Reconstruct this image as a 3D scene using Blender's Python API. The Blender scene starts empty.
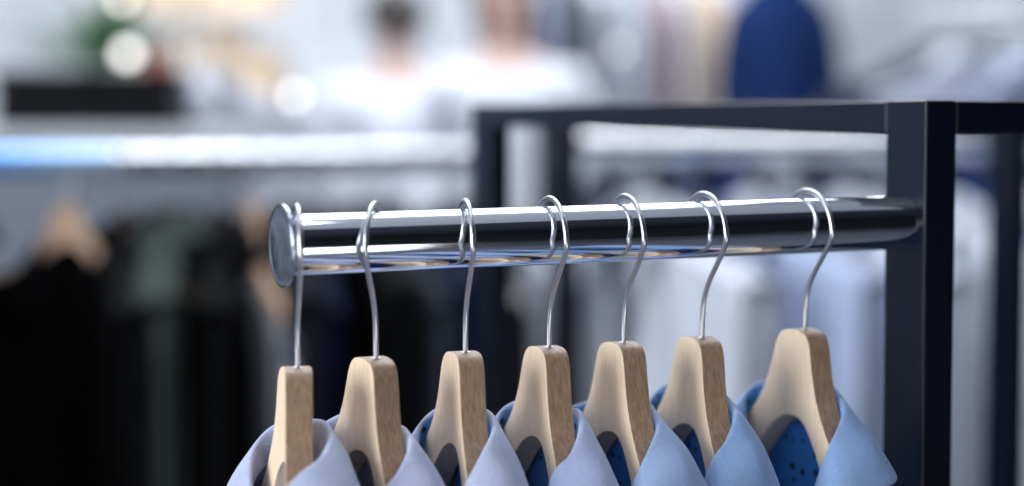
import bpy, bmesh, math, random
from mathutils import Vector, Matrix
random.seed(7)
D2R=math.pi/180
RZ=1.35
scene=bpy.context.scene
scene.view_settings.view_transform='Standard'
col=scene.collection
# ---------------------------------------------------------------- helpers
def link(o): col.objects.link(o); return o
def mesh_obj(name, verts, faces, mats=(), smooth=True, sharp=None, fmat=None):
    me=bpy.data.meshes.new(name); me.from_pydata([tuple(v) for v in verts],[],faces)
    bm=bmesh.new(); bm.from_mesh(me); bmesh.ops.recalc_face_normals(bm,faces=bm.faces[:]); bm.to_mesh(me); bm.free()
    for m in mats: me.materials.append(m)
    if fmat: me.polygons.foreach_set('material_index',fmat)
    if smooth:
        me.polygons.foreach_set('use_smooth',[True]*len(me.polygons))
        if sharp: me.set_sharp_from_angle(angle=sharp*D2R)
    o=bpy.data.objects.new(name,me); return link(o)
def empty(name,loc,label,cat,group=None,rot=0):
    o=bpy.data.objects.new(name,None); o.empty_display_size=.05; o.location=loc; o.rotation_euler=(0,0,rot)
    link(o); o["label"]=label; o["category"]=cat
    if group: o["group"]=group
    return o
def box(name,size,loc,mat,bev=.002,rot=0):
    sx,sy,sz=[s/2 for s in size]
    v=[(x,y,z) for x in(-sx,sx) for y in(-sy,sy) for z in(-sz,sz)]
    f=[(0,1,3,2),(4,6,7,5),(0,4,5,1),(2,3,7,6),(0,2,6,4),(1,5,7,3)]
    o=mesh_obj(name,v,f,[mat],smooth=False); o.location=loc; o.rotation_euler=(0,0,rot)
    if bev:
        b=o.modifiers.new('bevel','BEVEL'); b.width=bev; b.segments=3
        o.data.polygons.foreach_set('use_smooth',[True]*6); b.harden_normals=True
    return o
def catmull(P,n):
    P=[Vector(p) for p in P]; out=[]
    Q=[P[0]*2-P[1]]+P+[P[-1]*2-P[-2]]
    for i in range(1,len(Q)-2):
        a,b,c,d=Q[i-1:i+3]
        for k in range(n):
            t=k/n
            out.append(.5*((2*b)+(c-a)*t+(2*a-5*b+4*c-d)*t*t+(3*b-a-3*c+d)*t**3))
    out.append(P[-1]); return out
def tube_mesh(name,pts,r,mat,seg=14,caps=True):
    pts=[Vector(p) for p in pts]; rs=r if isinstance(r,(list,tuple)) else [r]*len(pts)
    V=[];F=[]; prev=None
    for i,p in enumerate(pts):
        t=(pts[min(i+1,len(pts)-1)]-pts[max(i-1,0)]).normalized()
        if prev is None:
            n=t.orthogonal().normalized()
        else:
            n=(prev-t*prev.dot(t)).normalized()
        prev=n; b=t.cross(n)
        for k in range(seg):
            a=2*math.pi*k/seg
            V.append(p+(n*math.cos(a)+b*math.sin(a))*rs[i])
    for i in range(len(pts)-1):
        for k in range(seg):
            F.append((i*seg+k,i*seg+(k+1)%seg,(i+1)*seg+(k+1)%seg,(i+1)*seg+k))
    if caps:
        F.append(tuple(range(seg))); F.append(tuple((len(pts)-1)*seg+k for k in range(seg)))
    return mesh_obj(name,V,F,[mat],sharp=50)
def lathe(name,prof,mat,seg=48,axis='Z',sharp=35):
    V=[];F=[]
    for (r,h) in prof:
        for k in range(seg):
            a=2*math.pi*k/seg; c,s=math.cos(a)*r,math.sin(a)*r
            V.append((c,s,h) if axis=='Z' else (h,c,s))
    n=len(prof)
    for i in range(n-1):
        for k in range(seg):
            F.append((i*seg+k,i*seg+(k+1)%seg,(i+1)*seg+(k+1)%seg,(i+1)*seg+k))
    F.append(tuple(range(seg))); F.append(tuple((n-1)*seg+k for k in range(seg)))
    return mesh_obj(name,V,F,[mat],sharp=sharp)
# ---------------------------------------------------------------- materials
def mat_base(name,colr,rough=.5,metal=0,**kw):
    m=bpy.data.materials.new(name); m.use_nodes=True
    nt=m.node_tree; b=nt.nodes['Principled BSDF']
    b.inputs['Base Color'].default_value=(*colr,1); b.inputs['Roughness'].default_value=rough
    b.inputs['Metallic'].default_value=metal
    if 'spec' in kw: b.inputs['Specular IOR Level'].default_value=kw['spec']
    if 'emit' in kw:
        b.inputs['Emission Color'].default_value=(*kw.get('ecol',colr),1); b.inputs['Emission Strength'].default_value=kw['emit']
    return m
def add_noise(m,scale,amount,bump=0,stretch=(1,1,1),c2=None):
    nt=m.node_tree;b=nt.nodes['Principled BSDF']
    tc=nt.nodes.new('ShaderNodeTexCoord'); mp=nt.nodes.new('ShaderNodeMapping'); mp.inputs['Scale'].default_value=stretch
    nz=nt.nodes.new('ShaderNodeTexNoise'); nz.inputs['Scale'].default_value=scale; nz.inputs['Detail'].default_value=4
    nt.links.new(tc.outputs['Object'],mp.inputs[0]); nt.links.new(mp.outputs[0],nz.inputs['Vector'])
    c=list(b.inputs['Base Color'].default_value)
    rp=nt.nodes.new('ShaderNodeValToRGB')
    rp.color_ramp.elements[0].position=.3; rp.color_ramp.elements[1].position=.7
    d=c2 if c2 else [x*(1-amount) for x in c[:3]]
    rp.color_ramp.elements[0].color=(*d,1); rp.color_ramp.elements[1].color=c
    nt.links.new(nz.outputs['Fac'],rp.inputs[0]); nt.links.new(rp.outputs[0],b.inputs['Base Color'])
    if bump:
        bp=nt.nodes.new('ShaderNodeBump'); bp.inputs['Strength'].default_value=bump; bp.inputs['Distance'].default_value=.001
        nt.links.new(nz.outputs['Fac'],bp.inputs['Height']); nt.links.new(bp.outputs[0],b.inputs['Normal'])
    return m
def fabric(name,c,amount=.22,rough=.92):
    m=mat_base(name,c,rough); nt=m.node_tree; b=nt.nodes['Principled BSDF']
    if sum(c)>.3: b.inputs['Sheen Weight'].default_value=.08
    b.inputs['Specular IOR Level'].default_value=.2 if sum(c)>.3 else .08
    add_noise(m,1300,amount)
    tc=nt.nodes.new('ShaderNodeTexCoord')
    n1=nt.nodes.new('ShaderNodeTexNoise'); n1.inputs['Scale'].default_value=30; n1.inputs['Detail'].default_value=6; n1.inputs['Distortion'].default_value=.8
    nt.links.new(tc.outputs['Object'],n1.inputs['Vector'])
    bp=nt.nodes.new('ShaderNodeBump'); bp.inputs['Strength'].default_value=.45; bp.inputs['Distance'].default_value=.008
    nt.links.new(n1.outputs['Fac'],bp.inputs['Height']); nt.links.new(bp.outputs[0],b.inputs['Normal'])
    return m
def dotted(name,c,c2):
    m=mat_base(name,c,.85); nt=m.node_tree;b=nt.nodes['Principled BSDF']
    tc=nt.nodes.new('ShaderNodeTexCoord'); vo=nt.nodes.new('ShaderNodeTexVoronoi'); vo.inputs['Scale'].default_value=110
    vo.inputs['Randomness'].default_value=.6
    nt.links.new(tc.outputs['Object'],vo.inputs['Vector'])
    rp=nt.nodes.new('ShaderNodeValToRGB'); rp.color_ramp.elements[0].position=.2; rp.color_ramp.elements[1].position=.28
    rp.color_ramp.elements[0].color=(*c2,1); rp.color_ramp.elements[1].color=(*c,1)
    nt.links.new(vo.outputs['Distance'],rp.inputs[0]); nt.links.new(rp.outputs[0],b.inputs['Base Color'])
    return m
def wood(name,c1,c2):
    m=mat_base(name,c1,.5); nt=m.node_tree;b=nt.nodes['Principled BSDF']
    tc=nt.nodes.new('ShaderNodeTexCoord'); mp=nt.nodes.new('ShaderNodeMapping')
    mp.inputs['Scale'].default_value=(160,90,12)
    nz=nt.nodes.new('ShaderNodeTexNoise'); nz.inputs['Scale'].default_value=4; nz.inputs['Detail'].default_value=6; nz.inputs['Distortion'].default_value=.5
    oi=nt.nodes.new('ShaderNodeObjectInfo'); ad=nt.nodes.new('ShaderNodeVectorMath'); ad.operation='ADD'
    sc=nt.nodes.new('ShaderNodeVectorMath'); sc.operation='SCALE'; sc.inputs[3].default_value=30
    nt.links.new(oi.outputs['Random'],sc.inputs[0])
    nt.links.new(tc.outputs['Object'],mp.inputs[0]); nt.links.new(mp.outputs[0],ad.inputs[0]); nt.links.new(sc.outputs[0],ad.inputs[1])
    nt.links.new(ad.outputs[0],nz.inputs['Vector'])
    rp=nt.nodes.new('ShaderNodeValToRGB'); rp.color_ramp.elements[0].position=.33; rp.color_ramp.elements[1].position=.65
    rp.color_ramp.elements[0].color=(*c2,1); rp.color_ramp.elements[1].color=(*c1,1)
    nt.links.new(nz.outputs['Fac'],rp.inputs[0]); nt.links.new(rp.outputs[0],b.inputs['Base Color'])
    bp=nt.nodes.new('ShaderNodeBump'); bp.inputs['Strength'].default_value=.2; bp.inputs['Distance'].default_value=.0005
    nt.links.new(nz.outputs['Fac'],bp.inputs['Height']); nt.links.new(bp.outputs[0],b.inputs['Normal'])
    return m
M_wood=wood('beech_wood',(.93,.745,.54),(.84,.64,.44))
M_woode=wood('beech_edge_grain_shaded',(.40,.26,.165),(.25,.155,.095))  # darker beech for edge faces; their shade is put into the colour
M_wood2=wood('tan_wood',(.60,.40,.27),(.46,.29,.18))
M_wood3=wood('dark_stained_wood',(.03,.02,.015),(.02,.012,.01))
M_wood4=wood('white_painted_wood',(.75,.77,.82),(.70,.72,.78))
M_chrome=add_noise(mat_base('chrome',(.86,.89,.94),.07,1),14,.05)
M_bright=add_noise(mat_base('satin_chrome',(.95,.97,1.0),.10,1),14,.03)
M_cap=add_noise(mat_base('satin_cap',(.50,.56,.64),.24,1),160,.45,bump=.3)
M_steel=add_noise(mat_base('steel_wire',(.62,.63,.66),.30,1),200,.08)
M_black=add_noise(mat_base('black_powder_coat',(.0025,.005,.014),.3,spec=.38),600,.25,bump=.05)
F={}
def fab(k,c): F[k]=fabric('fabric_'+k,c); return F[k]
fab('lavender',(.46,.51,.70)); fab('pale',(.40,.47,.69)); fab('sky',(.31,.42,.66)); fab('light_blue',(.25,.38,.64))
fab('white',(.74,.78,.88)); fab('grey',(.13,.15,.19)); fab('black',(.003,.0033,.004)); fab('navy',(.005,.009,.028)); fab('charcoal',(.009,.010,.015))
fab('pink',(.42,.30,.33)); fab('royal',(.010,.028,.11)); fab('skyw',(.50,.59,.80)); fab('dusk',(.05,.06,.11)); fab('silver',(.55,.60,.68)); fab('cream',(.72,.60,.46)); fab('sage',(.05,.062,.058)); fab('slate',(.03,.037,.05)); fab('stone',(.22,.24,.28))
M_lin1=dotted('lining_blue',(.08,.35,.88),(.01,.02,.10))
M_lin2=dotted('lining_denim',(.13,.38,.86),(.015,.04,.16))
# ---------------------------------------------------------------- setting
M_wall=add_noise(mat_base('wall_paint',(.66,.71,.78),.9),1.2,.35)
M_wallD=add_noise(mat_base('dark_wall_paint',(.008,.010,.016),.9),3,.1)
M_bulk=add_noise(mat_base('soffit_dark_reflection',(.06,.07,.10),.9),3,.1)
M_floor=add_noise(mat_base('floor_screed',(.12,.13,.16),.5),2.5,.3)
M_ceil=add_noise(mat_base('ceiling_paint',(.78,.81,.86),.9),2,.05)
def struct(o): o["kind"]="structure"; return o
struct(box('floor',(14,14,.1),(2.5,2.5,-.05),M_floor,0))
struct(box('ceiling',(14,10.6,.1),(2.5,4.2,3.45),M_ceil,0))
struct(box('unseen_dark_soffit',(14,3.4,.2),(2.5,-2.8,3.40),M_bulk,0))  # unseen dark ceiling part, added to darken the chrome rail's reflection
struct(box('wall_back',(14,.1,3.4),(2.5,7.5,1.7),M_wall,0))
struct(box('wall_right',(.1,14,3.4),(8.5,2.5,1.7),M_wall,0))
struct(box('wall_left',(.1,14,.9),(-3.5,2.5,.45),M_wall,0))
struct(box('trim_1',(.1,14,.5),(-3.5,2.5,3.15),M_wall,0))
struct(box('wall_front',(14,.1,3.4),(2.5,-4.5,1.7),M_wallD,0))
# ---------------------------------------------------------------- display frame + rail
G_H=1.427
SL=.010
rack=empty('clothing_rack',(.4,0,0),"black square-tube display rack with a polished chrome hanging arm","clothing rack")
def P(o,p):
    o.parent=p; o.location=Vector(o.location)-Vector(p.location); return o
X0,X1,Y0,Y1=.398,.975,0,.68
pw,pd=.022,.042
for (x,y) in((X0,Y0),(X0,Y1),(X1,Y1),(X1,Y0)):
    P(box('post',(pw,pd,G_H),(x,y,G_H/2),M_black,.0015),rack)
for y in(Y0,Y1):
    P(box('top_beam',(X1-X0-pw-.0006,pd*.95,.020),((X0+X1)/2,y,G_H-.0105),M_black,.0015),rack)
    P(box('bottom_beam',(X1-X0-pw-.0006,pd*.95,.020),((X0+X1)/2,y,.03),M_black,.0015),rack)
for x in(X0,X1):
    P(box('top_beam',(pw*.96,Y1-Y0-pd-.0006,.020),(x,(Y0+Y1)/2,G_H-.0105),M_black,.0015),rack)
    P(box('bottom_beam',(pw*.96,Y1-Y0-pd-.0006,.020),(x,(Y0+Y1)/2,.03),M_black,.0015),rack)
rail=lathe('hanging_rail',[(.0158,0.0),(.0163,.0005),(.0163,.2),(.0163,.3868)],M_chrome,96,'X'); rail.location=(0,0,RZ)
rail.rotation_euler=(0,-SL,0)
P(rail,rack)
cap=lathe('end_cap',[(.003,-.0018),(.0185,-.0018),(.0200,-.0014),(.0212,-.0019),(.0220,-.0014),(.0222,-.0003),(.0219,.0004),(.0205,.0006),(.0166,.0007),(.0164,.004)],M_cap,80,'X',sharp=40)
cap.parent=rail; cap["label"]="satin metal end cap"
# ---------------------------------------------------------------- hanger meshes
def bow(u):
    a=abs(u); return -.17*(math.sqrt(a*a+144)-12)/(1+a/250)
top=[(0,0),(6.5,-.4),(12.5,-2.2),(16.5,-7),(19,-15),(22.5,-27),(28.5,-40),(38,-53),(51,-66.5),(71,-80),(112,-97),(165,-115),(218,-132)]
bot=[(0,-51),(9,-52.5),(18,-58),(28,-68.5),(41,-83),(64,-100),(110,-118),(165,-133),(214,-146)]
def resample(P2,n):
    c=catmull([(a,b,0) for a,b in P2],12)
    L=[0]
    for i in range(1,len(c)): L.append(L[-1]+(c[i]-c[i-1]).length)
    out=[];j=0
    for k in range(n+1):
        t=(k/n)**1.7*L[-1]
        while j<len(L)-2 and L[j+1]<t: j+=1
        f=(t-L[j])/max(1e-9,L[j+1]-L[j]); out.append(c[j].lerp(c[j+1],min(1,max(0,f))))
    return out
def hanger_body():
    n=44; T=resample(top,n); B=resample(bot,n)
    cols=[]
    for k in range(n,0,-1): cols.append((-T[k].x,T[k].y,-B[k].x,B[k].y))
    for k in range(0,n+1): cols.append((T[k].x,T[k].y,B[k].x,B[k].y))
    V=[];Fc=[];fm=[];h=7.2
    for (tu,tv,bu,bv) in cols:
        for (u,v) in((tu,tv),(bu,bv)):
            for x in(-h,h): V.append(((x+bow(u))*.001,-u*.001,v*.001))
    m=len(cols)
    for i in range(m-1):
        a=i*4;b=a+4
        Fc+= [(a,b,b+2,a+2),(a+1,a+3,b+3,b+1),(a,a+1,b+1,b),(a+2,b+2,b+3,a+3)]; fm+=[0,0,1,0]
    Fc+=[(0,2,3,1),((m-1)*4,(m-1)*4+1,(m-1)*4+3,(m-1)*4+2)]; fm+=[1,1]
    o=mesh_obj('hanger_body',V,Fc,[M_wood,M_woode],sharp=45,fmat=fm)
    b=o.modifiers.new('bevel','BEVEL'); b.width=.0005; b.segments=2; b.limit_method='ANGLE'; b.angle_limit=60*D2R
    return o
def hook_obj():
    pts=[(0,-5),(0,5),(.4,14),(2.6,24),(8.5,34),(16,43),(22.4,51)]
    cx,cy,r=1.0,57,24.3
    for a in range(0,192,12): pts.append((cx+r*math.cos(a*D2R),cy-.2+r*math.sin(a*D2R)))
    c=catmull([(0,-u*.001,(v-.4)*.001) for u,v in pts],5)
    rs=[.0015]*len(c); rs[-1]=.0009; rs[-2]=.0014
    return tube_mesh('hook',c,rs,M_steel,16)
def socket_obj():
    return lathe('hook_socket',[(.0016,-.002),(.0026,-.002),(.0026,.0001),(.0016,.0004)],M_steel,24)
hb=hanger_body(); hk=hook_obj(); hs=socket_obj()
# ---------------------------------------------------------------- shirt meshes
def rows_half(far):
    if not far:
        crest=[(13,0,-36),(12.5,14,-37),(9.5,31,-42),(1,43,-50),(-8.5,47,-62),(-12.5,44,-78),(-14.5,36,-97)]
        roll =[(15,0,-36.3),(15,15,-37.3),(12.8,33.5,-42.7),(3.5,46.5,-51),(-10.5,50.5,-64),(-16,47,-80.5),(-17,38,-99.5)]
        mid  =[(20,0,-52),(22,18,-53),(23,42,-57),(13,61,-63),(-14,66,-76),(-23,60,-99),(-24,43,-126)]
        low  =[(22,0,-71),(26,21,-72),(30,48,-75),(21,72,-79),(-15,77,-89),(-26,70,-122),(-28,45,-164)]
    else:
        crest=[(13,0,-36),(12.5,13,-36),(8.5,28,-35),(-1,38,-38),(-10,40,-47),(-14,32,-62),(-15,20,-83)]
        roll =[(15,0,-36.3),(14.6,14,-36.3),(10.2,31,-35.6),(-.6,41.5,-39.3),(-12.2,43,-50.5),(-16.6,35,-66.5),(-17.6,22,-88)]
        mid  =[(20,0,-52),(19,17,-52),(16,38,-50),(3,54,-57),(-16,59,-71),(-23,50,-94),(-24,31,-114)]
        low  =[(22,0,-71),(22,21,-72),(22,45,-72),(13,67,-77),(-16,73,-91),(-26,63,-121),(-28,36,-156)]
    stand=[(12,0,-58),(12,16,-59),(11,33,-61),(2,47,-59),(-10,50,-74),(-12.5,46,-97),(-13.5,36,-116)]
    if far: stand=[(12,0,-58),(12,16,-59),(11,33,-60),(2,43,-57),(-10,45,-70),(-12.5,37,-92),(-13.5,26,-112)]
    q=[((s[0]*.3+c[0]*.7)-.6,s[1]*.35+c[1]*.65-.5,s[2]*.4+c[2]*.6) for s,c in zip(stand,crest)]
    return [stand,q,crest,roll,mid,low]
RN=rows_half(False); RF=rows_half(True)
def make_collar(seed):
    rnd=random.Random(seed)
    jit=[(rnd.uniform(-.8,.8),rnd.uniform(-1.2,2.5),rnd.uniform(-4,3)) for _ in range(13)]
    G=[]
    for ri in range(6):
        f=[(x,-u,v) for x,u,v in reversed(RF[ri][1:])]+[(x,u,v) for x,u,v in RN[ri]]
        w=[.2,.5,.9,1,1.1,1.3][ri]
        f=[(p[0]+j[0]*w+bow(p[1]),p[1]+j[1]*w,p[2]+(j[2]*w*.7 if ri<4 else abs(j[2])*w*.4)) for p,j in zip(f,jit)]
        G.append(catmull(f,6))
    ncol=len(G[0]); cols=[catmull([G[r][c] for r in range(len(G))],5) for c in range(ncol)]
    V=[];Fc=[];fm=[];m=len(cols[0])
    for ci,c in enumerate(cols):
        for k,p in enumerate(c):
            rip=max(0,(k-14)/11)*1.3*math.sin(ci*.36+seed*1.7)
            V.append(((p.x+rip*.6)*.001,-(p.y+rip)*.001,p.z*.001))
    for i in range(ncol-1):
        for j in range(m-1):
            Fc.append((i*m+j,(i+1)*m+j,(i+1)*m+j+1,i*m+j+1)); fm.append(1 if j<9 else 0)
    o=mesh_obj('collar',V,Fc,[F['pale'],M_lin1],fmat=fm)
    s=o.modifiers.new('thick','SOLIDIFY'); s.thickness=.0014; s.offset=0
    s=o.modifiers.new('sub','SUBSURF'); s.levels=1; s.render_levels=1
    return o
TC=catmull([(a,b,0) for a,b in top],10)
def armtop(u):
    u=abs(u)
    for i in range(len(TC)-1):
        if TC[i].x<=u<=TC[i+1].x+1e-6:
            return TC[i].y+(TC[i+1].y-TC[i].y)*(u-TC[i].x)/max(1e-6,TC[i+1].x-TC[i].x)
    return TC[-1].y-(u-218)*.9
def sstep(a,b,x):
    t=max(0,min(1,(x-a)/(b-a))); return t*t*(3-2*t)
def panel(side,u0f,seed,off=0,maxv=-700,umax=232):
    rnd=random.Random(seed); ph=rnd.uniform(0,6)
    V=[];Fc=[]
    def addgrid(sgn):
        base=len(V); nc,nr=26,34
        for i in range(nc+1):
            c=i/nc
            for j in range(nr+1):
                r=(j/nr)**1.9
                vv=-60+r*(maxv+60); ue=u0f(vv)
                u=ue+(umax-ue)*c
                w=1-sstep(44,60,u)
                if side>0: tv=(1-w)*(armtop(u)+2.2)+w*(-59-(u/44)**2*10)
                else: tv=(1-w)*(armtop(u)+2.2)+w*(-98-(1-min(1,u/44))*24)
                v=tv+r*(maxv-tv); dv=tv-v
                x=(1-w)*(12*(1-math.exp(-dv/1.4)))+w*(12.5 if side>0 else 12)
                x+=2.6*math.sin(u*.055+ph+v*.004)*min(1,dv/160)
                x=(x+off)*side+bow(min(u,218))
                V.append((x*.001,-sgn*u*.001,v*.001))
        for i in range(nc):
            for j in range(nr):
                a=base+i*(nr+1)+j; Fc.append((a,a+1,a+nr+2,a+nr+1))
    addgrid(1); addgrid(-1)
    return V,Fc
def make_body(seed):
    V,Fc=panel(1,lambda v:0,seed)
    V2,F2=panel(-1,lambda v:max(0,34-max(0,(-v-100))*.16),seed+5)
    n=len(V); V=V+V2; Fc=Fc+[tuple(i+n for i in f) for f in F2]
    me=mesh_obj('shirt_body',V,Fc,[F['pale']])
    s=me.modifiers.new('thick','SOLIDIFY'); s.thickness=.0009; s.offset=0
    return me
def make_lining(seed):
    V,Fc=panel(1,lambda v:0,seed,off=-1.6,maxv=-260,umax=40)
    return mesh_obj('inner_yoke',V,Fc,[M_lin1])
def make_sleeve(sgn):
    V=[];Fc=[];n=18;m=14
    for j in range(m+1):
        t=j/m; v=-134-t*480; u=222-14*t+10*math.sin(t*2.5)
        ru=(44-16*t); rx=10-2*t
        if j==0: ru*=.35; rx*=.5
        elif j==1: ru*=.8
        for k in range(n):
            a=2*math.pi*k/n
            V.append(((math.cos(a)*rx+1.2*math.sin(3*a+t*7)-17)*.001,-sgn*(u-20+math.sin(a)*ru)*.001,v*.001))
    for j in range(m):
        for k in range(n): Fc.append((j*n+k,j*n+(k+1)%n,(j+1)*n+(k+1)%n,(j+1)*n+k))
    Fc.append(tuple(range(n)))
    return mesh_obj('sleeve',V,Fc,[F['pale']])
collars=[make_collar(s) for s in(1,2,3,4,5,6,8)]
bodies=[make_body(s) for s in(11,12)]
lining=make_lining(11)
sleeves=[make_sleeve(1),make_sleeve(-1)]
protos=[hb,hk,hs,lining]+collars+bodies+sleeves
def cp(o,parent,mat=None,rot=0,loc=(0,0,0),mat2=None):
    c=o.copy(); c.parent=parent; c.location=loc; c.rotation_euler=(0,0,rot); col.objects.link(c)
    if mat:
        for k,sl in enumerate(c.material_slots):
            sl.link='OBJECT'; sl.material=mat2 if (k==1 and mat2) else mat
    return c
def put_hanger(x,y,z,rot,hookrot,label,group,wm=None,lean=0,nz=.060):
    h=empty('clothes_hanger',(x,y,z-nz),label,'hanger',group,rot)
    k=cp(hk,h,None,hookrot); k.name='hook'; k.scale=(1,1,(nz+.0204)/.0804)
    b=cp(hb,h,wm); b.name='hanger_body'; b.rotation_euler=(lean,0,0)
    cp(hs,h).name='hook_socket'
    return h
def put_shirt(x,y,z,rot,fm,lm,label,group,i,cat='shirt',name='shirt',sx=1,lean=0,nz=.060,csc=None):
    s=empty(name,(x,y,z-nz),label,cat,group,rot); s.scale=(sx,1,1); s.rotation_euler=(lean,0,rot)
    cp(bodies[i%2],s,fm).name='shirt_body'
    c=cp(collars[i%7],s,fm,mat2=lm); c.name='collar'
    if csc: c.scale=csc
    if lm: cp(lining,s,lm).name='inner_yoke'
    for q in sleeves: cp(q,s,fm).name='sleeve'
    return s
hx=[.0071,.0510,.1028,.1530,.1994,.2498,.3185]
hr=[-10,4,-5,-2,0,-2,3]
kr=[-2,-35,-7,0,0,5,2]
le=[0,4,1.5,3,1,3.5,2]
nzs=[.0648,.0625,.0622,.0622,.0622,.0622,.0612]
cols=['lavender','lavender','lavender','pale','sky','light_blue','light_blue']
labs=["pale lavender collared shirt on a wooden hanger by the end cap","pale lavender shirt with turned-up collar on a wooden hanger",
"pale lavender shirt with blue patterned inside on a wooden hanger","pale blue shirt with dotted blue inside on a wooden hanger",
"light blue shirt with dotted blue inside on a wooden hanger","sky blue collared shirt with blue inside on a wooden hanger",
"sky blue collared shirt hanging beside the black post"]
for i in range(7):
    z=RZ+SL*hx[i]
    put_hanger(hx[i],0,z,hr[i]*D2R,kr[i]*D2R,"light beech wooden hanger with steel hook on the chrome rail","wooden hangers on the chrome rail",None,le[i]*D2R,nzs[i])
    put_shirt(hx[i],0,z,hr[i]*D2R,F[cols[i]],(F['lavender'] if i<2 else (M_lin1 if i%2==0 else M_lin2)),labs[i],"shirts on the chrome rail",i,lean=le[i]*D2R,nz=nzs[i],csc=(1.25,1.10,.98) if i==0 else None)
# ---------------------------------------------------------------- other racks
def rack2(name_label,xa,xb,y,z,support_x,other_x,blue=None,mat=M_chrome,r_=.017,gh=G_H):
    r=empty('clothing_rack',(support_x,y,0),name_label,'clothing rack')
    P(box('post',(.03,.04,gh),(support_x,y,gh/2),M_black,.002),r)
    P(box('post',(.03,.04,gh),(other_x,y,gh/2),M_black,.002),r)
    P(box('foot',(.05,.5,.03),(support_x,y,.015),M_black,.002),r)
    P(box('foot',(.05,.5,.03),(other_x,y,.015),M_black,.002),r)
    rl=tube_mesh('hanging_rail',[(xa,y,z),((xa+xb)/2,y,z),(xb,y,z)],r_,mat,48); P(rl,r)
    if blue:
        c=tube_mesh('rail_glow_sleeve',[(blue[0],y,z),(blue[1],y,z)],r_+.0015,M_blueglow,48); P(c,r)  # added tube that carries the painted blue glow on the rail
    return r
M_blueglow=mat_base('blue_rail_glow',(.10,.40,.90),.2,.6)  # blue light on the rail put into the colour, fading to pale
nt=M_blueglow.node_tree; tc=nt.nodes.new('ShaderNodeTexCoord'); sp=nt.nodes.new('ShaderNodeSeparateXYZ'); rp=nt.nodes.new('ShaderNodeValToRGB')
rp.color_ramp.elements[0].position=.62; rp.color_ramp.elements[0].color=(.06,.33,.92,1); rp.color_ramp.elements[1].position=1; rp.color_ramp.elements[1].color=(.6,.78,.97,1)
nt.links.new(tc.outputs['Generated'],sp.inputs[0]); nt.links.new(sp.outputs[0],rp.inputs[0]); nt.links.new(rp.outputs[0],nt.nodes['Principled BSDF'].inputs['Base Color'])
M_white=add_noise(mat_base('white_laminate',(.8,.82,.85),.4),5,.04)
M_greyl=add_noise(mat_base('grey_laminate',(.20,.23,.28),.4),5,.06)
YL=1.67
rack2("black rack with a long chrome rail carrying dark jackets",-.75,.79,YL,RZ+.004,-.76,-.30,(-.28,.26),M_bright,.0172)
dark=[(-.20,'black',0,.034),(-.11,'black',2,.034),(-.02,'black',-2,.03),(.05,'black',0,.034),(.195,'black',72,-.004),(.275,'black',0,.02),
      (.335,'sage',-8,.035),(.40,'black',-5,.02),(.45,'stone',0,-.02),(.50,'charcoal',0,.03),(.555,'navy',-8,.01),(.615,'black',6,.035),(.67,'slate',2,.015),(.735,'navy',-4,.03),(.78,'charcoal',0,0)]
for i,(x,c,r,up) in enumerate(dark):
    sh=i in(4,8)
    put_hanger(x,YL,RZ+.004,r*D2R,0,"brown wooden hanger on the rail of dark jackets" if sh else "dark stained wooden hanger on the rail of dark jackets","hangers with dark garments",M_wood2 if sh else M_wood3)
    put_shirt(x,YL,RZ+up,r*D2R,F[c],F['black'],"%s jacket on a wooden hanger"%({'sage':'grey green','slate':'dark slate','stone':'stone grey'}.get(c,c)),"dark garments on the long rail",i,'jacket','jacket',1.0 if sh else 2.1)
YR=1.53; ZR=RZ+.018
rack2("black rack with a thick chrome rail of white shirts",.875,2.32,YR,ZR,.862,2.33,None,M_bright,.021)
for i in range(8):
    x=.99+i*.165
    c='skyw' if i%3==1 else 'white'
    q=(28+5*math.sin(i*2.1))*D2R
    put_hanger(x,YR,ZR,q,0,"white painted hanger on the rail of white shirts","white hangers with white shirts",M_wood4)
    put_shirt(x,YR,ZR+.022,q,F[c],F[c],("pale blue shirt" if c=='skyw' else "white shirt")+" hanging on the rail among others","shirts on the thick chrome rail",i,'shirt','shirt',3.4)
YT=2.45; ZT=1.395
rack2("black rack of slate and blue garments",1.25,2.42,YT,ZT,1.24,2.43,None,M_chrome,.014,1.43)
for i in range(9):
    x=1.40+i*.11; c=['grey','dusk','royal','stone','dusk'][i%5]
    put_hanger(x,YT,ZT,0,0,"dark stained wooden hanger on the slate rack","hangers on the slate rack",M_wood3)
    put_shirt(x,YT,ZT+.03,0,F[c],F[c],"%s garment hanging on a black rack"%({'dusk':'dark slate','royal':'royal blue','stone':'stone grey'}.get(c,c)),"garments on the slate rack",i,'shirt','shirt',1.9)
# ---------------------------------------------------------------- far background
M_dark=add_noise(mat_base('dark_plastic',(.003,.004,.007),.6,spec=.15),30,.2)
M_card=add_noise(mat_base('kraft_card',(.80,.62,.43),.8),40,.12)
M_leaf=add_noise(mat_base('leaf_green',(.05,.22,.07),.5),20,.4)
M_pot=add_noise(mat_base('white_ceramic',(.75,.78,.78),.3),20,.05)
M_red=add_noise(mat_base('red_enamel',(.45,.03,.05),.4),20,.1)
M_skin=add_noise(mat_base('skin',(.62,.42,.36),.5),30,.1)
M_hair=add_noise(mat_base('black_hair',(.01,.008,.008),.5),200,.3)
M_brown=add_noise(mat_base('brown_hair',(.34,.22,.18),.5),200,.3)
M_eye=mat_base('eye_dark',(.02,.015,.015),.2)
M_lip=mat_base('lips',(.5,.15,.13),.4)
M_bulb=mat_base('glowing_bulb',(1,.97,.92),.3,0,emit=4.5,ecol=(1,.97,.95))
M_panel=mat_base('light_panel',(1,1,1),.3,0,emit=6,ecol=(.9,.95,1))
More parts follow.
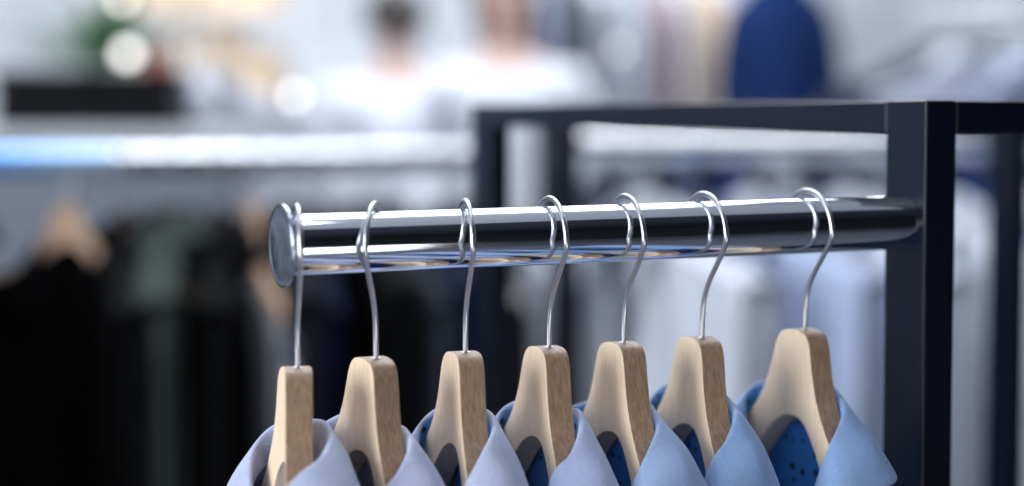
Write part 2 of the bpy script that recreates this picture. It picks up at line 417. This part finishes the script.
def cabinet(x,y,w,d,h,label,rot=0):
    e=empty('display_cabinet',(x,y,0),label,'cabinet',None,rot)
    for n,s,l in(('body',(w,d,h-.05),(0,0,(h-.03)/2)),('door',(w/2-.01,.018,h-.15),(-w/4,-d/2-.010,h/2-.02)),('door',(w/2-.01,.018,h-.15),(w/4,-d/2-.010,h/2-.02))):
        o=box(n,s,l,M_greyl,.002); o.parent=e
    o=box('counter_top',(w+.03,d+.03,.03),(0,0,h-.015),M_white,.002); o.parent=e
    return e
cabinet(.50,3.05,.62,.35,1.385,"tall grey display cabinet with white top and two doors",-.4)
e=empty('storage_case',(.50,3.0,1.385),"black flat storage case on a grey cabinet","case",None,-.4)
o=box('case_body',(.35,.24,.082),(0,0,.041),M_dark,.006);o.parent=e
o=box('case_lid',(.356,.246,.030),(0,0,.0985),M_dark,.006);o.parent=e
e=empty('tin',(.62,2.97,1.4985),"small round red tin with lid on the black case","tin")
o=lathe('tin_body',[(.022,0),(.024,.002),(.024,.028),(.023,.03)],M_red,32);o.parent=e
o=lathe('tin_lid',[(.0255,.026),(.0255,.036),(.024,.038),(.01,.039)],M_red,32);o.parent=e
cabinet(.84,4.55,.55,.4,1.42,"tall grey display cabinet beneath a plant",-.4)
def plant(px,py,pz,seed,sc,label):
    e=empty('potted_plant',(px,py,pz),label,"plant"); e.scale=(sc,)*3
    o=lathe('pot',[(.04,0),(.055,.002),(.07,.10),(.074,.105),(.066,.106),(.05,.09)],M_pot,32);o.parent=e
    V=[];Fc=[];rn=random.Random(seed)
    for k in range(60):
        az=rn.uniform(0,6.283); el=rn.uniform(.35,1.45); L=rn.uniform(.14,.30); w=rn.uniform(.012,.022)
        d=Vector((math.cos(az)*math.cos(el),math.sin(az)*math.cos(el),math.sin(el))); sd=Vector((-math.sin(az),math.cos(az),0))
        b0=len(V)
        for i in range(7):
            t=i/6; c=Vector((0,0,.09))+d*L*t+Vector((math.cos(az),math.sin(az),-1))*.06*t*t
            ww=w*math.sin(math.pi*min(1,t*.9+.08))
            V+= [c-sd*ww,c+Vector((0,0,-.004)),c+sd*ww]
        for i in range(6):
            a=b0+i*3; Fc+=[(a,a+1,a+4,a+3),(a+1,a+2,a+5,a+4)]
    o=mesh_obj('foliage',V,Fc,[M_leaf]);o.parent=e
plant(.84,4.5,1.42,3,1.15,"bushy green plant in a white pot")
VX,VY,VZ=.90,3.62,1.61
e=empty('valet_stand',(VX,VY,0),"slim chrome valet stand holding a white shirt","valet stand",None,0)
for nm,pts,rr in(('post',[(0,.28,.02),(0,.28,VZ)],.012),('arm',[(0,.28,VZ),(0,.02,VZ),(0,-.02,VZ)],.010),('foot',[(-.2,.28,.015),(.2,.28,.015)],.014),('foot',[(0,.05,.015),(0,.5,.015)],.014)):
    o=tube_mesh(nm,pts,rr,M_chrome,16);o.parent=e
put_hanger(VX,VY,VZ,100*D2R,0,"white painted hanger on the valet stand",None,M_wood4)
put_shirt(VX,VY,VZ,100*D2R,F['white'],F['white'],"white shirt spread on the valet stand",None,2,'shirt','shirt',3)
SX,SY,SR=1.30,5.3,-.35
e=empty('shelving_unit',(SX,SY,0),"open white shelving unit holding kraft boxes","shelf",None,SR)
for sx in(-.3,.3):
    o=box('side_panel',(.02,.35,2.2),(sx,0,1.1),M_white,.002);o.parent=e
for z in(.05,.5,.95,1.40,1.72,2.19):
    o=box('shelf',(.579,.34,.02),(0,0,z),M_white,.002);o.parent=e
def kbox(lx,z,w,h,d):
    x=SX+lx*math.cos(SR); y=SY+lx*math.sin(SR)
    b=empty('storage_box',(x,y,z),"kraft cardboard box with lid on the shelf","box","kraft boxes on the shelving",SR)
    o=box('box_base',(w,d,h*.78),(0,0,h*.39),M_card,.002);o.parent=b
    o=box('box_lid',(w+.008,d+.008,h*.22),(0,0,h*.89),M_card,.002);o.parent=b
for lx,z,w,h in((-.19,1.411,.17,.22),(.02,1.411,.22,.28),(.2,1.411,.12,.2),(-.15,1.731,.24,.26),(.13,1.731,.26,.34),(-.1,.961,.28,.25),(.16,.961,.18,.2),(0,.511,.4,.3)):
    kbox(lx,z,w,h,.26)
def pendant(x,y,z,r):
    e=empty('pendant_lamp',(x,y,z),"small round glowing bulb on a thin cord","lamp","pendant bulbs")
    pr=[(r*math.sin(a*math.pi/16),-r*math.cos(a*math.pi/16)) for a in range(1,15)]
    o=lathe('bulb',pr,M_bulb,24,sharp=80);o.parent=e
    o=lathe('lamp_socket',[(r*.45,r*.92),(r*.5,r*1.0),(r*.5,r*1.9),(r*.2,r*2.2)],M_dark,20);o.parent=e
    o=tube_mesh('cord',[(0,0,r*2.1),(0,0,3.4-z)],.002,M_dark,8);o.parent=e
pendant(1.154,3.80,1.457,.012)
pendant(.80,4.1,1.565,.018)
pendant(.77,4.0,1.70,.013)
pendant(2.3,4.3,1.60,.009)  # added bulb, a glowing highlight to brighten the background
pendant(2.05,4.5,1.49,.009)  # second added bulb, put in as a bright background spot
gx,gy,zz=2.68,5.0,1.98
pal=['silver','skyw','grey','white','silver','pink','white','cream','skyw','silver','cream']
r=empty('clothing_rack',(gx,gy,0),"tall chrome rack of white and pink garments","clothing rack")
for px in(gx-.55,gx+.65):
    P(tube_mesh('post',[(px,gy,.02),(px,gy,zz+.1)],.014,M_chrome,20),r)
    P(box('foot',(.06,.5,.03),(px,gy,.015),M_black,.002),r)
P(tube_mesh('hanging_rail',[(gx-.55,gy,zz),(gx+.65,gy,zz)],.014,M_chrome,20),r)
for i in range(11):
    x=gx-.45+i*.1; q=random.uniform(-10,10)*D2R
    put_hanger(x,gy,zz,q,0,"wooden hanger on the tall rack","wooden hangers on the tall rack")
    put_shirt(x,gy,zz,q,F[pal[i]],F[pal[i]],"%s shirt on the tall rack"%({'skyw':'pale blue'}.get(pal[i],pal[i])),"garments on the tall rack",i)
def ring_mesh(name,rings,mat,seg=28):
    V=[];Fc=[]
    for (z,rx,ry,ox,oy) in rings:
        for k in range(seg):
            a=2*math.pi*k/seg; V.append((ox+math.cos(a)*rx,oy+math.sin(a)*ry,z))
    for i in range(len(rings)-1):
        for k in range(seg): Fc.append((i*seg+k,i*seg+(k+1)%seg,(i+1)*seg+(k+1)%seg,(i+1)*seg+k))
    Fc.append(tuple(range(seg)));Fc.append(tuple((len(rings)-1)*seg+k for k in range(seg)))
    return mesh_obj(name,V,Fc,[mat])
def mannequin(x,y,fm,label,rot,dz):
    e=empty('mannequin',(x,y,0),label,'mannequin',None,rot)
    o=lathe('stand_base',[(.16,0),(.16,.012),(.02,.02),(.015,.03),(.015,.95+dz)],M_chrome,32);o.parent=e
    parts=[ring_mesh('torso',[(.92,.10,.09,0,0),(1.0,.11,.10,0,0),(1.12,.10,.09,0,0),(1.25,.105,.10,0,0),(1.4,.12,.10,0,0),(1.5,.12,.09,0,0),(1.555,.10,.07,0,0),(1.59,.06,.055,0,0),(1.67,.05,.05,0,0),(1.69,.02,.02,0,0)],M_pot),
     ring_mesh('shirt',[(.86,.13,.12,0,0),(1.0,.125,.12,0,0),(1.12,.115,.11,0,0),(1.25,.12,.115,0,0),(1.4,.13,.12,0,0),(1.5,.13,.105,0,0),(1.565,.115,.085,0,0),(1.6,.075,.068,0,0),(1.625,.07,.06,0,0)],fm)]
    for s in(-1,1):
        parts.append(tube_mesh('shirt_sleeve',catmull([(s*.085,0,1.54),(s*.135,0,1.46),(s*.155,0,1.25),(s*.15,-.03,.98)],5),[.04]*4+[.038]*6+[.032]*6,fm,16))
    for o in parts: o.parent=e; o.location=(0,0,dz)
mannequin(2.78,4.2,F['royal'],"dress-form mannequin in a dark navy shirt",-.4,.20)
RX,RY,RRR=2.98,2.98,.46
e=empty('round_clothing_rack',(RX,RY,0),"round white clothing rack with shirts hung all around","clothing rack")
def torus_pts(r,z): return [(r*math.cos(a*math.pi/24),r*math.sin(a*math.pi/24),z) for a in range(49)]
o=tube_mesh('ring_rail',torus_pts(RRR,1.66),.014,M_white,16,False);o.parent=e
o=tube_mesh('post',[(0,0,.02),(0,0,1.66)],.018,M_chrome,20);o.parent=e
for k in range(4):
    a=k*math.pi/2
    o=tube_mesh('spoke',[(0,0,1.64),(RRR*math.cos(a),RRR*math.sin(a),1.66)],.009,M_chrome,10);o.parent=e
    o=tube_mesh('foot',[(0,0,.05),(.3*math.cos(a),.3*math.sin(a),.012)],.012,M_chrome,10);o.parent=e
for k in range(14):
    a=k*2*math.pi/14+.1
    x=RX+RRR*math.cos(a); y=RY+RRR*math.sin(a); c=['white','dusk','white','skyw','grey'][k%5]
    put_hanger(x,y,1.66,a+math.pi/2,0,"white painted hanger on the round rack","white hangers on the round rack",M_wood4)
    put_shirt(x,y,1.66,a+math.pi/2,F[c],F[c],"shirt hanging on the round rack","garments on the round rack",k)
# ---------------------------------------------------------------- people
def skin_obj(name,nodes,edges,mat,parent,sub=2):
    me=bpy.data.meshes.new(name); me.from_pydata([n[0] for n in nodes],edges,[]); me.materials.append(mat)
    o=bpy.data.objects.new(name,me); link(o); o.parent=parent
    o.modifiers.new('skin','SKIN')
    for i,n in enumerate(nodes):
        r=n[1]; me.skin_vertices[0].data[i].radius=(r,r)
        me.skin_vertices[0].data[i].use_root=(i==0)
    s=o.modifiers.new('sub','SUBSURF'); s.levels=sub; s.render_levels=sub
    o.modifiers['skin'].use_smooth_shade=True
    return o
def person(x,y,rot,h,top_m,leg_m,hair_m,label,longhair=False):
    e=empty('person',(x,y,0),label,'person',None,rot); k=h/1.75
    def p(a,b,c): return (a*k,b*k,c*k)
    N=[(p(0,0,.95),.12),(p(0,0,1.12),.11),(p(0,0,1.30),.125),(p(0,0,1.43),.10),(p(0,0,1.50),.052),(p(0,-.01,1.56),.05),(p(0,-.015,1.61),.068),(p(0,-.01,1.67),.082),(p(0,-.005,1.72),.06)]
    E=[(i,i+1) for i in range(8)]
    def chain(start,L):
        pr=start
        for q in L:
            N.append(q); E.append((pr,len(N)-1)); pr=len(N)-1
        return pr
    for s in(-1,1):
        w=chain(3,[(p(s*.17,0,1.42),.055),(p(s*.22,.01,1.27),.043),(p(s*.235,.0,1.13),.037),(p(s*.22,-.10,1.04),.032),(p(s*.19,-.19,1.0),.024)])
        hnd=chain(w,[(p(s*.18,-.23,.99),.026),(p(s*.178,-.265,.985),.026)])
        chain(0,[(p(s*.09,0,.86),.085),(p(s*.10,-.01,.5),.055),(p(s*.10,.01,.28),.05),(p(s*.10,.02,.08),.035),(p(s*.105,-.10,.035),.03)])
        for f in range(4):
            chain(hnd,[(p(s*(.155+.018*f),-.30,.98),.009),(p(s*(.155+.018*f),-.325-.006*(f in(1,2)),.965),.0085),(p(s*(.155+.018*f),-.335,.945),.007)])
        chain(w,[(p(s*.15,-.225,.985),.011),(p(s*.138,-.255,.975),.009)])
    skin_obj('body',N,E,M_skin,e)
    T=[(p(0,0,.93),.15),(p(0,0,1.12),.135),(p(0,0,1.30),.145),(p(0,0,1.42),.115),(p(0,0,1.475),.07)];TE=[(0,1),(1,2),(2,3),(3,4)]
    for s in(-1,1):
        b=len(T); T+=[(p(s*.17,0,1.42),.075),(p(s*.22,.01,1.27),.06),(p(s*.235,.0,1.13),.053),(p(s*.222,-.09,1.045),.045)]
        TE+=[(3,b),(b,b+1),(b+1,b+2),(b+2,b+3)]
    skin_obj('shirt',T,TE,top_m,e)
    L=[(p(0,0,.95),.14)];LE=[]
    for s in(-1,1):
        b=len(L); L+=[(p(s*.09,0,.84),.105),(p(s*.10,-.01,.5),.075),(p(s*.10,.01,.12),.06)]
        LE+=[(0,b),(b,b+1),(b+1,b+2)]
    skin_obj('trousers',L,LE,leg_m,e)
    V=[];Fc=[];n=20;m=10
    for j in range(m+1):
        ph=j/m*math.pi*.60
        for q in range(n):
            a=2*math.pi*q/n; front=max(0,-math.sin(a))
            pp=ph*(1-.45*front)
            drop=(.12*max(0,math.sin(a)+.5) if longhair else .03*max(0,math.sin(a)))*(j/m)**2
            V.append(p(math.cos(a)*math.sin(pp)*.096,math.sin(a)*math.sin(pp)*.110,1.675+math.cos(pp)*.1-drop))
    for j in range(m):
        for q in range(n): Fc.append((j*n+q,j*n+(q+1)%n,(j+1)*n+(q+1)%n,(j+1)*n+q))
    o=mesh_obj('hair',V,Fc,[hair_m]);o.parent=e
    so=o.modifiers.new('t','SOLIDIFY');so.thickness=.012
    for s in(-1,1):
        o=lathe('eye',[(.002,-.011),(.008,-.008),(.011,0),(.008,.008),(.002,.011)],M_eye,12);o.parent=e;o.location=p(s*.03,-.085,1.655)
        o=ring_mesh('ear',[(-.028,.004,.006,0,0),(0,.008,.018,0,0),(.028,.006,.014,0,0)],M_skin,12);o.parent=e;o.location=p(s*.085,0,1.64)
    o=ring_mesh('nose',[(-.022,.014,.014,0,-.006),(-.01,.012,.012,0,-.006),(.02,.006,.006,0,0)],M_skin,12);o.parent=e;o.location=p(0,-.092,1.63)
    o=ring_mesh('mouth',[(-.008,.012,.004,0,0),(0,.024,.007,0,0),(.008,.012,.004,0,0)],M_lip,12);o.parent=e;o.location=p(0,-.082,1.587)
    return e
person(1.78,4.80,2.9,1.79,F['white'],F['charcoal'],M_hair,"black-haired person in a white shirt facing the shelves")
person(1.95,4.32,-.5,1.84,F['white'],F['grey'],M_brown,"brown-haired person in a white top standing among racks",True)
for i,(x,y) in enumerate([(0,0),(0,2.2),(0,4.4),(2.4,0),(2.4,2.2),(2.4,4.4),(4.8,2.2),(4.8,4.4),(2.4,6.3),(5,6.3)]):
    e=empty('ceiling_light',(x,y,3.39),"flat white rectangular ceiling light panel","ceiling light","ceiling light panels")
    o=box('light_frame',(1.3,.38,.02),(0,0,0),M_white,.002);o.parent=e
    o=box('light_diffuser',(1.24,.32,.01),(0,0,-.0155),M_panel,.001);o.parent=e
for o in protos: bpy.data.objects.remove(o)
# ---------------------------------------------------------------- lights
def area(name,loc,target,sx,sy,e,c=(1,1,1)):
    l=bpy.data.lights.new(name,'AREA'); l.shape='RECTANGLE'; l.size=sx; l.size_y=sy; l.energy=e; l.color=c
    o=bpy.data.objects.new(name,l); link(o); o.location=loc
    o.rotation_euler=(Vector(target)-Vector(loc)).to_track_quat('-Z','Y').to_euler(); return o
area('window_light',(-2.6,-.3,1.95),(.1,0,1.3),2.0,1.4,88,(.95,.97,1))
area('fill_light',(-1.6,-2.8,1.2),(.15,0,1.25),1.6,1.2,10,(.95,.97,1))
area('fill_light',(.3,-2.4,.45),(.15,0,1.28),1.4,.9,13,(.95,.97,1))
area('shop_light',(.6,1.2,3.2),(.3,0,1.3),1.6,.9,40,(.85,.92,1))
area('shop_light',(2.5,5.2,3.2),(2.5,6,.8),4,2,165,(.98,.98,1))
area('shop_light',(1.5,3.2,3.2),(1.5,3.2,0),3,1,75,(.95,.97,1))
w=bpy.data.worlds.new('w'); scene.world=w; w.use_nodes=True
w.node_tree.nodes['Background'].inputs[0].default_value=(.55,.68,.9,1); w.node_tree.nodes['Background'].inputs[1].default_value=.8
# ---------------------------------------------------------------- camera
cd=bpy.data.cameras.new('camera'); cam=bpy.data.objects.new('camera',cd); link(cam)
cd.lens=70.3; cd.sensor_width=36; cd.clip_start=.05
cam.location=(-.2996,-1.0135,RZ+.071)
fwd=Vector((.3907,.9205,-math.tan(3.8*D2R)))
cam.rotation_euler=fwd.to_track_quat('-Z','Y').to_euler()
cd.dof.use_dof=True; cd.dof.focus_distance=1.11; cd.dof.aperture_fstop=2.3
scene.camera=cam
